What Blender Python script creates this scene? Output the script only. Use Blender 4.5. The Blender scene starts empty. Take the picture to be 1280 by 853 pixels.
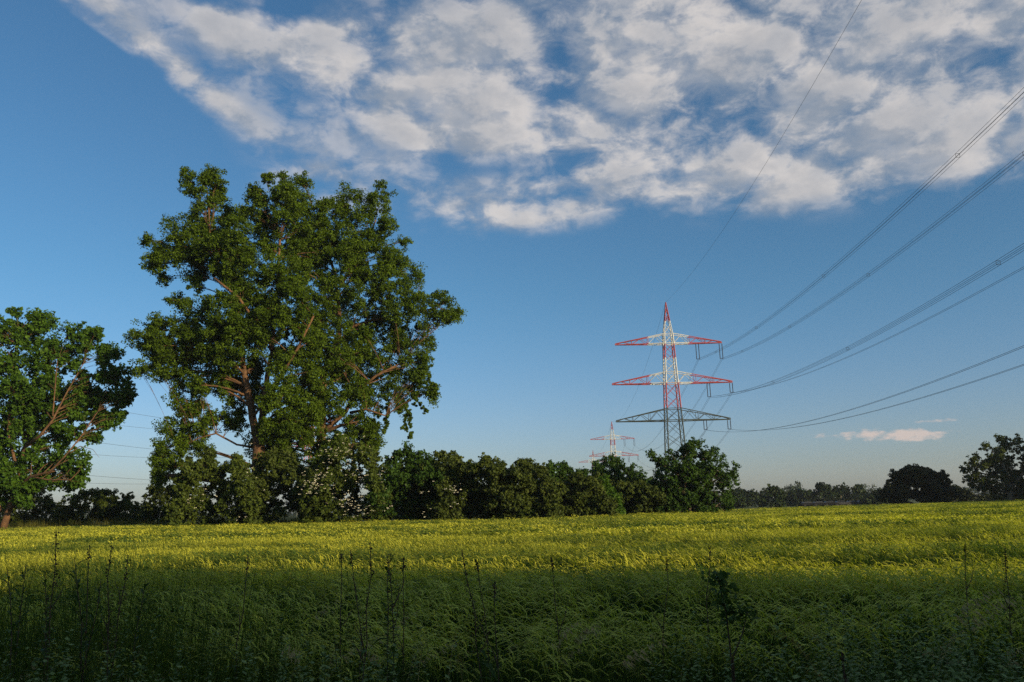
import bpy, math, random
import numpy as np
R = math.radians
rng = np.random.default_rng(7)
random.seed(7)
scene = bpy.context.scene
col = scene.collection

# ------------------------------------------------------------------ camera, sky, sun, exposure
F, CX, CY = 995.0, 640.0, 426.5                 # focal length and centre of the 1280 x 853 photograph, in pixels
PITCH = math.atan((635 - 426.5) / F)
ROLL = math.atan(.0245)
EYE = np.array([0, 0, 1.65])
fwd = np.array([0, math.cos(PITCH), math.sin(PITCH)])
r0 = np.array([1., 0, 0]); u0 = np.cross(r0, fwd)
right = r0 * math.cos(ROLL) - u0 * math.sin(ROLL)
up = np.cross(right, fwd)


def ray(x, y):
    return fwd + right * (x - CX) / F + up * (CY - y) / F


def at(x, y, Y):
    """the point of the world at depth Y that stands in direction of photo pixel x, y"""
    d = ray(x, y)
    return EYE + d * (Y / d[1])


def ground(x, Y):
    """ground point at depth Y below column x of the horizon"""
    y = 635.
    for _ in range(8):
        y += ray(x, y)[2] * F
    p = at(x, y, Y)
    return np.array([p[0], Y, 0.])


def px(Y):
    return Y / (math.cos(PITCH)) / F            # metres covered by one photo pixel at depth Y (near the horizon)


cam_data = bpy.data.cameras.new('camera')
cam_data.sensor_width = 36
cam_data.lens = 36 * F / 1280
cam_data.clip_end = 20000
cam_data.clip_start = .05
cam = bpy.data.objects.new('camera', cam_data)
col.objects.link(cam)
from mathutils import Matrix, Vector
m = Matrix(((right[0], up[0], -fwd[0], EYE[0]), (right[1], up[1], -fwd[1], EYE[1]), (right[2], up[2], -fwd[2], EYE[2]), (0, 0, 0, 1)))
cam.matrix_world = m
scene.camera = cam

SUN_AZ = R(130)                                  # clockwise from +Y
SUN_EL = R(13)
sun_dir = np.array([math.sin(SUN_AZ) * math.cos(SUN_EL), math.cos(SUN_AZ) * math.cos(SUN_EL), math.sin(SUN_EL)])
SKY_STRENGTH = .090
SUN_STRENGTH = 5.0
scene.view_settings.view_transform = 'Standard'
scene.view_settings.look = 'None'
scene.view_settings.exposure = 0.48
scene.view_settings.gamma = 1
scene.cycles.max_bounces = 6
scene.cycles.diffuse_bounces = 2
scene.cycles.transmission_bounces = 3
scene.cycles.transparent_max_bounces = 4
scene.cycles.use_denoising = False
scene.cycles.sample_clamp_direct = 3.0
scene.cycles.sample_clamp_indirect = 1.0

sun = bpy.data.lights.new('sun', 'SUN')
sun.energy = SUN_STRENGTH
sun.angle = R(.55)
sun.color = (1.0, .82, .50)
so = bpy.data.objects.new('sun', sun)
so.rotation_euler = Vector(tuple(-sun_dir)).to_track_quat('-Z', 'Y').to_euler()
so.location = (60, -30, 60)
col.objects.link(so)


class NB:
    """small helper for writing node trees"""
    def __init__(s, nt):
        s.nt = nt

    def node(s, t, **kw):
        n = s.nt.nodes.new(t)
        for k, v in kw.items():
            setattr(n, k, v)
        return n

    def put(s, sock, v):
        if isinstance(v, bpy.types.NodeSocket):
            s.nt.links.new(v, sock)
        elif v is not None:
            sock.default_value = v

    def m(s, op, a, b=None, c=None, clamp=False):
        n = s.node('ShaderNodeMath', operation=op, use_clamp=clamp)
        for i, v in enumerate((a, b, c)):
            if v is not None:
                s.put(n.inputs[i], v)
        return n.outputs[0]

    def v(s, op, a, b=None):
        n = s.node('ShaderNodeVectorMath', operation=op)
        s.put(n.inputs[0], a)
        if b is not None:
            s.put(n.inputs[1], b)
        return n.outputs[0]

    def mix(s, f, a, b, blend='MIX'):
        n = s.node('ShaderNodeMix', data_type='RGBA', blend_type=blend)
        s.put(n.inputs[0], f)
        s.put(n.inputs[6], a if isinstance(a, bpy.types.NodeSocket) else (*a, 1))
        s.put(n.inputs[7], b if isinstance(b, bpy.types.NodeSocket) else (*b, 1))
        return n.outputs[2]

    def noise(s, vec, scale, detail=4, rough=.55, dist=0, dim='3D'):
        n = s.node('ShaderNodeTexNoise', noise_dimensions=dim)
        s.put(n.inputs['Vector'], vec)
        n.inputs['Scale'].default_value = scale
        n.inputs['Detail'].default_value = detail
        n.inputs['Roughness'].default_value = rough
        n.inputs['Distortion'].default_value = dist
        return n.outputs[0]

    def ramp(s, x, lo, hi, smooth=True):
        n = s.node('ShaderNodeMapRange', interpolation_type='SMOOTHSTEP' if smooth else 'LINEAR')
        s.put(n.inputs[0], x)
        s.put(n.inputs[1], lo)
        s.put(n.inputs[2], hi)
        n.inputs[3].default_value = 0
        n.inputs[4].default_value = 1
        return n.outputs[0]


# ---- the sky: clear evening air with an altocumulus sheet lying on a level plane overhead
world = bpy.data.worlds.new('World')
scene.world = world
world.use_nodes = True
wn = NB(world.node_tree)
world.node_tree.nodes.clear()
w_out = wn.node('ShaderNodeOutputWorld')
w_bg = wn.node('ShaderNodeBackground')
w_bg.inputs[1].default_value = SKY_STRENGTH
world.node_tree.links.new(w_bg.outputs[0], w_out.inputs[0])
sky = wn.node('ShaderNodeTexSky', sky_type='NISHITA')
sky.sun_disc = False
sky.sun_elevation = SUN_EL
sky.sun_rotation = SUN_AZ
sky.altitude = 50
sky.air_density = 1.0
sky.dust_density = .9
sky.ozone_density = 2.4
tc = wn.node('ShaderNodeTexCoord')
dirv = tc.outputs['Generated']
sep = wn.node('ShaderNodeSeparateXYZ')
wn.put(sep.inputs[0], dirv)
dx, dy, dz = sep.outputs
zc = wn.m('MAXIMUM', dz, .02)
comb = wn.node('ShaderNodeCombineXYZ')
wn.put(comb.inputs[0], wn.m('DIVIDE', dx, zc))
wn.put(comb.inputs[1], wn.m('DIVIDE', dy, zc))
plane = comb.outputs[0]
az = wn.m('ARCTAN2', dx, dy)
el = wn.m('ARCSINE', dz)
# x, y (photo pixels of the cloud bank's centre), half width, half height, slope, weight
BANKS = [(1010, 40, 420, 95, 0, .62), (1180, 120, 260, 80, 0, .55), (900, 165, 210, 62, .05, .55), (1010, 222, 90, 28, 0, .45),
         (650, 264, 80, 20, -.1, .52), (770, 236, 160, 28, -.12, .50), (450, 60, 130, 46, 0, .46), (535, 125, 110, 52, .2, .50),
         (700, 40, 150, 60, 0, .40), (610, 158, 70, 32, 0, .42), (160, 35, 120, 28, .55, .30), (225, 90, 70, 18, .5, .32), (120, 12, 60, 24, .3, .26), (250, 14, 90, 18, 0, .26),
         (285, 45, 50, 22, .1, .36), (335, 165, 60, 18, .3, .22), (505, 245, 80, 22, 0, .33), (395, 215, 40, 12, 0, .26), (455, 200, 120, 40, -.2, .17),
         (300, 110, 160, 60, .4, .12), (1260, 195, 80, 24, -.1, .35),
         (855, 118, 34, 36, 0, -.42), (655, 120, 40, 22, 0, -.18), (1100, 92, 42, 14, -.1, -.26), (1115, 172, 38, 12, -.1, -.26), (620, 205, 60, 14, 0, -.26),
         (940, 68, 40, 12, -.3, -.24), (700, 0, 60, 26, 0, -.2), (40, 250, 130, 200, 0, -.6), (420, 8, 60, 14, 0, -.2)]
cov = None
for bx, by, bw, bh, slope, wt in BANKS:
    d = ray(bx, by); d = d / np.linalg.norm(d)
    a0, e0 = math.atan2(d[0], d[1]), math.asin(d[2])
    k = 1 / np.linalg.norm(ray(bx, by)) / F
    da = wn.m('SUBTRACT', az, a0)
    de = wn.m('SUBTRACT', el, e0)
    da2 = wn.m('MULTIPLY', da, math.cos(e0))
    de2 = wn.m('MULTIPLY_ADD', da2, slope, de)
    qa = wn.m('POWER', wn.m('ABSOLUTE', wn.m('DIVIDE', da2, bw * k)), 2.6)
    qe = wn.m('POWER', wn.m('ABSOLUTE', wn.m('DIVIDE', de2, bh * k)), 2.6)
    g = wn.m('MULTIPLY', wn.m('EXPONENT', wn.m('MULTIPLY', wn.m('ADD', qa, qe), -.69)), wt)
    cov = g if cov is None else wn.m('ADD', cov, g)
cov = wn.m('ADD', cov, wn.m('MULTIPLY', wn.ramp(el, R(37), R(50)), .45))


def cloud_noise(vec):
    wob = wn.node('ShaderNodeTexNoise')
    wn.put(wob.inputs['Vector'], vec)
    wob.inputs['Scale'].default_value = 9
    wob.inputs['Detail'].default_value = 4
    v2 = wn.v('ADD', vec, wn.v('MULTIPLY', wob.outputs[1], (.10, .10, .10)))
    vo = wn.node('ShaderNodeTexVoronoi', feature='F1')
    wn.put(vo.inputs['Vector'], v2)
    vo.inputs['Scale'].default_value = 9.6
    n1 = wn.m('SUBTRACT', 1.0, vo.outputs['Distance'])
    n2 = wn.noise(vec, 24., 8, .62, .3)
    return wn.m('ADD', wn.m('MULTIPLY', n1, .46), wn.m('MULTIPLY', n2, .54))


flat = wn.v('MULTIPLY', dirv, (1, 1, 1.75))
n_here = cloud_noise(flat)
n_sun = cloud_noise(wn.v('ADD', flat, (.022, -.010, .022)))
dens = wn.m('ADD', wn.m('MINIMUM', cov, .72), wn.m('MULTIPLY', wn.m('SUBTRACT', n_here, .455), 3.7))
alpha = wn.ramp(dens, -.02, 1.08)
thick = wn.ramp(dens, .75, 1.6)
lit = wn.ramp(wn.m('SUBTRACT', n_here, n_sun), -.09, .11)
puff = wn.ramp(wn.noise(flat, 15.0, 4, .55), .36, .66)
litp = wn.m('ADD', wn.m('MULTIPLY', lit, .62), wn.m('MULTIPLY', puff, .38))
cl_col = wn.mix(litp, (2.2, 2.6, 3.2), (6.0, 5.6, 5.3))
cl_col = wn.mix(wn.m('MULTIPLY', thick, .35), cl_col, (2.2, 2.4, 2.75))
sky_n = sky.outputs[0]
air = wn.mix(wn.ramp(el, R(0), R(17)), (.80, .84, 1.08), (.56, .88, 1.03))
tint = wn.mix(1.0, sky_n, air, 'MULTIPLY')
alpha = wn.m('MULTIPLY', alpha, wn.m('MULTIPLY', wn.ramp(cov, .02, .26), wn.m('MULTIPLY_ADD', wn.ramp(cov, .28, .62), .42, .58)))
out = wn.mix(wn.m('MULTIPLY', alpha, .88), tint, cl_col)
# the small sunlit cloud low over the far trees
low = None
for bx, by, bw, bh, wt in ((1095, 545, 72, 6, .62), (1148, 546, 30, 9, .78), (1172, 526, 38, 2.6, .48), (1060, 541, 50, 5, .4)):
    d = ray(bx, by); nn = np.linalg.norm(d); d = d / nn
    a0, e0, k = math.atan2(d[0], d[1]), math.asin(d[2]), 1 / nn / F
    qa = wn.m('POWER', wn.m('DIVIDE', wn.m('SUBTRACT', az, a0), bw * k), 2)
    qe = wn.m('POWER', wn.m('ABSOLUTE', wn.m('DIVIDE', wn.m('SUBTRACT', el, e0), bh * k)), 2)
    g = wn.m('MULTIPLY', wn.m('EXPONENT', wn.m('MULTIPLY', wn.m('ADD', qa, qe), -1)), wt)
    low = g if low is None else wn.m('ADD', low, g)
nl = wn.noise(wn.v('MULTIPLY', dirv, (1, 1, 2.6)), 62, 5, .6)
la = wn.ramp(wn.m('ADD', low, wn.m('MULTIPLY', wn.m('SUBTRACT', nl, .5), 2.2)), .30, 1.05)
out = wn.mix(wn.m('MULTIPLY', la, wn.ramp(low, .05, .3)), out, (4.9, 4.2, 3.9))
world.node_tree.links.new(out, w_bg.inputs[0])

# ------------------------------------------------------------------ helpers: tags, meshes, materials


def tag(o, label=None, cat=None, group=None, kind=None):
    if label: o['label'] = label
    if cat: o['category'] = cat
    if group: o['group'] = group
    if kind: o['kind'] = kind
    return o


def link(name, me, mats=(), parent=None, loc=None):
    o = bpy.data.objects.new(name, me)
    for mt in mats:
        if me and mt.name not in [x.name for x in me.materials if x]:
            me.materials.append(mt)
    col.objects.link(o)
    if parent is not None:
        o.parent = parent
    if loc is not None:
        o.location = loc
    return o


def empty(name, loc, rz=0):
    o = bpy.data.objects.new(name, None)
    o.location = tuple(float(v) for v in loc)
    o.rotation_euler = (0, 0, rz)
    o.empty_display_size = .5
    col.objects.link(o)
    return o


class MB:
    """collects polygons; mat index per polygon"""
    def __init__(s):
        s.v, s.f, s.mi = [], [], []

    def add(s, vs, fs, mi=0):
        n = len(s.v)
        s.v += [tuple(map(float, p)) for p in vs]
        s.f += [tuple(i + n for i in f) for f in fs]
        s.mi += [mi] * len(fs)

    def tube(s, pts, rad, sides=6, mi=0, cap=True):
        pts = [np.asarray(p, float) for p in pts]
        if not hasattr(rad, '__len__'):
            rad = [rad] * len(pts)
        rings = []
        ref = None
        for i, p in enumerate(pts):
            t = pts[min(i + 1, len(pts) - 1)] - pts[max(i - 1, 0)]
            t = t / (np.linalg.norm(t) + 1e-9)
            if ref is None:
                ref = np.array([0, 1., 0]) if abs(t[1]) < .9 else np.array([1., 0, 0])
            a = np.cross(t, ref); a /= np.linalg.norm(a) + 1e-9
            b = np.cross(t, a)
            ref = -b if False else ref
            rings.append([p + rad[i] * (math.cos(q) * a + math.sin(q) * b) for q in np.arange(sides) * 2 * math.pi / sides])
        vs = [v for r in rings for v in r]
        fs = []
        for i in range(len(pts) - 1):
            for j in range(sides):
                k = (j + 1) % sides
                fs.append((i * sides + j, i * sides + k, (i + 1) * sides + k, (i + 1) * sides + j))
        if cap:
            fs.append(tuple(range(sides))[::-1])
            fs.append(tuple((len(pts) - 1) * sides + j for j in range(sides)))
        s.add(vs, fs, mi)

    def bar(s, a, b, w, mi=0):
        s.tube([a, b], w * .62, 4, mi)

    def box(s, c, d, mi=0):
        x, y, z = c; a, b, e = d[0] / 2, d[1] / 2, d[2] / 2
        vs = [(x + i * a, y + j * b, z + k * e) for i in (-1, 1) for j in (-1, 1) for k in (-1, 1)]
        s.add(vs, [(0, 1, 3, 2), (4, 6, 7, 5), (0, 4, 5, 1), (2, 3, 7, 6), (0, 2, 6, 4), (1, 5, 7, 3)], mi)

    def mesh(s, name, smooth=False):
        me = bpy.data.meshes.new(name)
        me.from_pydata(s.v, [], s.f)
        me.polygons.foreach_set('material_index', s.mi)
        if smooth:
            me.polygons.foreach_set('use_smooth', [True] * len(s.f))
        me.update()
        return me

    def build(s, name, mats, parent=None, loc=None, smooth=False):
        if not isinstance(mats, (list, tuple)):
            mats = [mats]
        me = s.mesh(name, smooth)
        for mt in mats:
            me.materials.append(mt)
        return link(name, me, (), parent, loc)


def quads_mesh(name, V, tint, mat):
    """V: (n,4,3) quads; tint: (n,) per-face attribute"""
    n = len(V)
    me = bpy.data.meshes.new(name)
    me.vertices.add(4 * n)
    me.vertices.foreach_set('co', V.reshape(-1).astype(np.float32))
    me.loops.add(4 * n)
    me.loops.foreach_set('vertex_index', np.arange(4 * n, dtype=np.int32))
    me.polygons.add(n)
    me.polygons.foreach_set('loop_start', np.arange(0, 4 * n, 4, dtype=np.int32))
    me.polygons.foreach_set('loop_total', np.full(n, 4, np.int32))
    me.materials.append(mat)
    a = me.attributes.new('tint', 'FLOAT', 'FACE')
    a.data.foreach_set('value', tint.astype(np.float32))
    me.update(calc_edges=True)
    return me


def mat_base(name):
    mt = bpy.data.materials.new(name)
    mt.use_nodes = True
    nt = mt.node_tree
    nt.nodes.clear()
    nb = NB(nt)
    o = nb.node('ShaderNodeOutputMaterial')
    return mt, nb, o


def leaf_material(name, dark, light, trans=.35, rough=.5, attr=True, world_noise=None, extra=None, gloss=.08):
    mt, nb, o = mat_base(name)
    if attr:
        a = nb.node('ShaderNodeAttribute', attribute_name='tint')
        f = a.outputs['Fac']
    else:
        g = nb.node('ShaderNodeNewGeometry')
        f = nb.noise(g.outputs['Position'], 9, 3)
        f = nb.ramp(f, .3, .7)
    c = nb.mix(f, dark, light)
    if world_noise:
        sc, c2, lo, hi = world_noise
        g = nb.node('ShaderNodeNewGeometry')
        p = nb.v('MULTIPLY', g.outputs['Position'], sc)
        n = nb.noise(p, 1.0, 4, .6)
        c = nb.mix(nb.ramp(n, lo, hi), c, c2)
    b = nb.node('ShaderNodeBsdfPrincipled')
    nb.put(b.inputs['Base Color'], c)
    b.inputs['Roughness'].default_value = rough
    b.inputs['Specular IOR Level'].default_value = gloss
    t = nb.node('ShaderNodeBsdfTranslucent')
    nb.put(t.inputs[0], nb.mix(1.0, c, (1.15, 1.25, .55), 'MULTIPLY'))
    ms = nb.node('ShaderNodeMixShader')
    ms.inputs[0].default_value = trans
    nb.nt.links.new(b.outputs[0], ms.inputs[1])
    nb.nt.links.new(t.outputs[0], ms.inputs[2])
    nb.nt.links.new(ms.outputs[0], o.inputs[0])
    return mt


def plain(name, c1, c2=None, scale=8, rough=.8, metal=0, bump=0, spec=.3):
    mt, nb, o = mat_base(name)
    b = nb.node('ShaderNodeBsdfPrincipled')
    tcn = nb.node('ShaderNodeTexCoord')
    n = nb.noise(tcn.outputs['Object'], scale, 6, .6)
    nb.put(b.inputs['Base Color'], nb.mix(nb.ramp(n, .3, .7), c1, c2 or tuple(x * .7 for x in c1)))
    b.inputs['Roughness'].default_value = rough
    b.inputs['Metallic'].default_value = metal
    b.inputs['Specular IOR Level'].default_value = spec
    if bump:
        bp = nb.node('ShaderNodeBump')
        bp.inputs['Strength'].default_value = bump
        nb.put(bp.inputs['Height'], n)
        nb.nt.links.new(bp.outputs[0], b.inputs['Normal'])
    nb.nt.links.new(b.outputs[0], o.inputs[0])
    return mt


M = {}
M['bark'] = plain('bark_brown', (.15, .075, .035), (.06, .034, .018), 2.2, .9, bump=.6)
M['bark_grey'] = plain('bark_grey', (.20, .15, .10), (.09, .07, .05), 3, .9, bump=.5)
M['poplar'] = leaf_material('poplar_leaf', (.026, .050, .005), (.110, .170, .013), .40)
M['ash'] = leaf_material('ash_leaf', (.022, .058, .008), (.090, .165, .016), .38)
M['bush'] = leaf_material('hedge_leaf', (.028, .044, .010), (.078, .098, .018), .25)
M['bush_green'] = leaf_material('green_bush_leaf', (.020, .045, .008), (.050, .095, .014), .25)
M['elder'] = leaf_material('elder_leaf', (.030, .050, .010), (.085, .110, .018), .25)
M['dark'] = leaf_material('dark_bush_leaf', (.012, .018, .008), (.028, .036, .014), .10)
M['far'] = leaf_material('far_tree_leaf', (.010, .021, .006), (.026, .040, .010), .10)
M['blossom'] = plain('elder_blossom', (.62, .57, .44), (.50, .46, .34), 30, .8)
M['soil'] = plain('field_soil', (.075, .058, .035), (.04, .035, .018), .8, .95)
M['paint'] = None

# ------------------------------------------------------------------ the ground
mt, nb, o = mat_base('meadow_ground')
g = nb.node('ShaderNodeNewGeometry')
p = g.outputs['Position']
c = nb.mix(nb.ramp(nb.noise(p, .02, 5), .35, .65), (.055, .075, .020), (.085, .085, .030))
c = nb.mix(nb.ramp(nb.noise(p, 3, 6), .35, .75), c, (.030, .040, .014))
b = nb.node('ShaderNodeBsdfPrincipled')
nb.put(b.inputs['Base Color'], c)
b.inputs['Roughness'].default_value = .95
b.inputs['Specular IOR Level'].default_value = .1
nb.nt.links.new(b.outputs[0], o.inputs[0])
M['meadow'] = mt
gm = MB()
S = 9000
ring = [30, 120, 400, 1500, 5000, 9000]
gm.add([(-S, -S, 0), (S, -S, 0), (S, S, 0), (-S, S, 0)], [(0, 1, 2, 3)])
tag(gm.build('ground', M['meadow']), kind='structure')

# polygon of the barley field: near edge along the verge, far edge along the hedge
FAR = [(-400, 92), (-100, 90), (0, 88), (120, 84), (300, 78), (420, 72), (520, 64), (640, 62), (740, 66), (830, 78), (900, 97), (1000, 106), (1100, 114), (1200, 128), (1280, 150), (1420, 165)]
far_pts = [ground(x, Y)[:2] for x, Y in FAR]
NEARY = 5.2
poly = [(-60, NEARY + 1.2), (-8, NEARY + .6), (0, NEARY), (8, NEARY), (70, NEARY)] + [tuple(p) for p in far_pts[::-1]]
bm = MB()
bm.add([(x, y, .004) for x, y in poly], [tuple(range(len(poly)))])
tag(bm.build('field_soil', M['soil']), kind='structure')


def inside(P):
    x, y = P[:, 0], P[:, 1]
    r = np.zeros(len(P), bool)
    n = len(poly)
    for i in range(n):
        x1, y1 = poly[i]; x2, y2 = poly[(i + 1) % n]
        c = ((y1 > y) != (y2 > y)) & (x < (x2 - x1) * (y - y1) / (y2 - y1 + 1e-12) + x1)
        r ^= c
    return r


# ------------------------------------------------------------------ scattering of uncountable small plants
def blade(base, h, lean, az_, w, segs=3, curve=1.0, droop=0.0):
    """list of quads of one bent blade or stalk"""
    base = np.asarray(base, float)
    d = np.array([math.cos(az_), math.sin(az_), 0])
    side = np.array([-math.sin(az_), math.cos(az_), 0])
    pts = []
    for i in range(segs + 1):
        t = i / segs
        out_ = lean * t ** (1 + curve)
        z = h * t * (1 - droop * t * t)
        pts.append((base + d * out_ + np.array([0, 0, z]), w * (1 - t) ** .6 if i < segs else w * .08))
    q = []
    for (a, wa), (b_, wb) in zip(pts[:-1], pts[1:]):
        q.append([a - side * wa / 2, a + side * wa / 2, b_ + side * wb / 2, b_ - side * wb / 2])
    return q


def proto_collection(name, protos):
    c = bpy.data.collections.new(name)            # not linked to the scene: holds the plants that get scattered
    for i, (me) in enumerate(protos):
        ob = bpy.data.objects.new('%s_%02d' % (name, i), me)
        c.objects.link(ob)
    return c


def scatter(name, P, rot, scl, idx, protos, label, cat):
    me = bpy.data.meshes.new(name)
    me.vertices.add(len(P))
    me.vertices.foreach_set('co', P.reshape(-1).astype(np.float32))
    a = me.attributes.new('rot', 'FLOAT_VECTOR', 'POINT'); a.data.foreach_set('vector', rot.reshape(-1).astype(np.float32))
    a = me.attributes.new('scl', 'FLOAT_VECTOR', 'POINT'); a.data.foreach_set('vector', scl.reshape(-1).astype(np.float32))
    a = me.attributes.new('pick', 'INT', 'POINT'); a.data.foreach_set('value', idx.astype(np.int32))
    me.update()
    ob = link(name, me)
    ng = bpy.data.node_groups.new(name, 'GeometryNodeTree')
    ng.interface.new_socket('Geometry', in_out='INPUT', socket_type='NodeSocketGeometry')
    ng.interface.new_socket('Geometry', in_out='OUTPUT', socket_type='NodeSocketGeometry')
    N = ng.nodes.new; L = ng.links.new
    gi = N('NodeGroupInput'); go = N('NodeGroupOutput')
    iop = N('GeometryNodeInstanceOnPoints')
    ci = N('GeometryNodeCollectionInfo')
    ci.inputs['Collection'].default_value = proto_collection(name + '_plants', protos)
    ci.inputs['Separate Children'].default_value = True
    ci.inputs['Reset Children'].default_value = True
    iop.inputs['Pick Instance'].default_value = True

    def attr(nm, tp):
        n = N('GeometryNodeInputNamedAttribute'); n.data_type = tp; n.inputs[0].default_value = nm
        return [s for s in n.outputs if s.enabled][0]
    L(gi.outputs[0], iop.inputs['Points'])
    L(ci.outputs[0], iop.inputs['Instance'])
    L(attr('pick', 'INT'), iop.inputs['Instance Index'])
    e2r = N('FunctionNodeEulerToRotation')
    L(attr('rot', 'FLOAT_VECTOR'), e2r.inputs[0])
    L(e2r.outputs[0], iop.inputs['Rotation'])
    L(attr('scl', 'FLOAT_VECTOR'), iop.inputs['Scale'])
    L(iop.outputs[0], go.inputs[0])
    md = ob.modifiers.new('scatter', 'NODES'); md.node_group = ng
    return tag(ob, label, cat, kind='stuff')


# barley: green straw and leaves, drooping awned ears turning gold
M['ear'] = leaf_material('barley_ear', (.35, .35, .035), (.62, .59, .070), .40, .55,
                         world_noise=((.10, .42, 0), (.07, .115, .020), .44, .60), gloss=.12)
M['straw'] = leaf_material('barley_straw', (.018, .046, .012), (.056, .100, .022), .28, .6, gloss=.03)


def barley(n, rad, wide=1.0, seed=0, segs=3, thin=1.0):
    rs = np.random.default_rng(seed)
    V, T, MI = [], [], []
    for _ in range(n):
        a = rs.uniform(0, 2 * math.pi); rr = rad * math.sqrt(rs.uniform())
        bx, by = rr * math.cos(a), rr * math.sin(a)
        h = rs.uniform(.62, .84)
        wind = rs.normal(0, .4)                      # ears bend away from the wind, to +x
        lean = rs.uniform(.03, .16)
        q = blade((bx, by, 0), h, lean, wind, .007 * wide, 2)
        for k in q: V.append(k); T.append(rs.uniform()); MI.append(1)
        for _k in range(2):                           # leaves
            z0 = rs.uniform(.25, .65) * h
            q = blade((bx, by, z0), rs.uniform(.10, .24), rs.uniform(.08, .2), rs.uniform(0, 6.28), .013 * wide, 2, .6, .4)
            for k in q: V.append(k); T.append(rs.uniform()); MI.append(1)
        if rs.uniform() < (.3 if thin < 1 else .18): continue   # no ear yet
        # nodding ear with its awns
        d = np.array([math.cos(wind), math.sin(wind), 0]); s_ = np.array([-math.sin(wind), math.cos(wind), 0])
        p0 = np.array([bx, by, 0]) + d * lean + np.array([0, 0, h])
        L_ = rs.uniform(.13, .20); nod = rs.uniform(.1, 1.2)
        prev, wprev = p0, .006 * wide
        ti = rs.uniform()
        tw = rs.uniform(-.6, .6)
        sd = s_ * math.cos(tw) + np.array([0, 0, 1]) * math.sin(tw)
        for i, (w_) in enumerate((.022 * thin, .026 * thin, .004)[:segs]):
            ang = 1.0 - (i + .6) * (.55 + .45 * nod)
            nx = prev + (d * math.cos(ang) + np.array([0, 0, 1]) * math.sin(ang)) * L_ / segs
            w2 = w_ * wide
            V.append([prev - sd * wprev / 2, prev + sd * wprev / 2, nx + sd * w2 / 2, nx - sd * w2 / 2]); T.append(ti); MI.append(0)
            prev, wprev = nx, w2
    me = quads_mesh('barley_clump', np.array(V), np.array(T), M['ear'])
    me.materials.append(M['straw'])
    me.polygons.foreach_set('material_index', np.array(MI, np.int32))
    return me


M['ear_green'] = leaf_material('shaded_barley_ear', (.26, .30, .045), (.50, .52, .09), .35, .55)  # shade painted in: ear colour carries the tint of the shaded near crop
near_p = [barley(40, .34, 1.0, i, thin=.52) for i in range(6)]
edge_p = [barley(40, .34, 1.0, 12 + i, thin=.5) for i in range(4)]
for me_ in edge_p: me_.materials[0] = M['ear_green']
far_p = [barley(70, .62, 1.5, 20 + i) for i in range(5)]


def band(x, y):
    """uneven growth of the crop: low strips where it stands thin or is pressed down"""
    return (np.sin(y * .9 + .11 * x + 1.3 * np.sin(x * .07)) * .5 + np.sin(y * 2.3 - .09 * x + 2) * .28 + np.sin(x * .31 + y * .17) * .22)


def field_points(y0, y1, per_m2, keep=1.0):
    xw = y1 * .86 + 3
    n = int((2 * xw) * (y1 - y0) * per_m2)
    P = np.zeros((n, 3))
    P[:, 0] = rng.uniform(-xw, xw, n); P[:, 1] = rng.uniform(y0, y1, n)
    ok = inside(P) & (np.abs(P[:, 0]) < P[:, 1] * .86 + 2.5)
    return P[ok]


Ps = [(field_points(NEARY, 11, 15), 0), (field_points(11, 26, 9), 0), (field_points(26, 62, 2.9), 1), (field_points(62, 168, 1.3), 2)]
P = np.concatenate([p_ for p_, _ in Ps]); Z = np.concatenate([np.full(len(p_), k) for p_, k in Ps])
n = len(P)
hs = 1.0 + .15 * band(P[:, 0], P[:, 1]) + rng.normal(0, .035, n)
rot = np.stack([rng.normal(0, .06, n), np.clip(.10 + .12 * band(P[:, 0] + 9, P[:, 1] * 1.1) + rng.normal(0, .06, n), -.1, .5), rng.normal(0, .32, n)], 1)
wd = np.where(Z == 2, 1.55, 1.0)
scl = np.stack([wd, wd, hs], 1)
idx = np.where(Z == 0, rng.integers(0, 6, n), rng.integers(6, 11, n))
idx = np.where(rng.uniform(size=n) < np.clip((9.8 - P[:, 1]) / 2.2, 0, .85), rng.integers(11, 15, n), idx)
scatter('barley_field', P, rot, scl, idx, near_p + far_p + edge_p, 'broad field of ripening barley with nodding yellow ears between verge and hedge', 'barley')
print('barley', n)

# rough verge grass in front of the crop and the unmown margin at the foot of the hedge
M['grass'] = leaf_material('verge_grass', (.024, .046, .008), (.110, .150, .030), .3, .6, gloss=.03)
M['grass_dry'] = leaf_material('dry_grass', (.22, .18, .08), (.38, .32, .16), .25, .7)
M['margin'] = leaf_material('margin_grass', (.065, .080, .018), (.17, .15, .040), .35, .7, gloss=.03)
M['herb'] = leaf_material('verge_herb', (.070, .120, .032), (.220, .290, .110), .25, .55, gloss=.05)


def grass_clump(n, rad, hmin, hmax, mat, seed, w=.007):
    rs = np.random.default_rng(seed)
    V, T = [], []
    for _ in range(n):
        a = rs.uniform(0, 6.28); rr = rad * math.sqrt(rs.uniform())
        h = rs.uniform(hmin, hmax)
        q = blade((rr * math.cos(a), rr * math.sin(a), 0), h, rs.uniform(.05, .5) * h, rs.normal(0, 1.6), w * rs.uniform(.6, 1.3), 4, 1.2, rs.uniform(0, .45))
        t = rs.uniform()
        V += q; T += [t] * len(q)
    return quads_mesh('grass_clump', np.array(V), np.array(T), mat)


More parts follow.
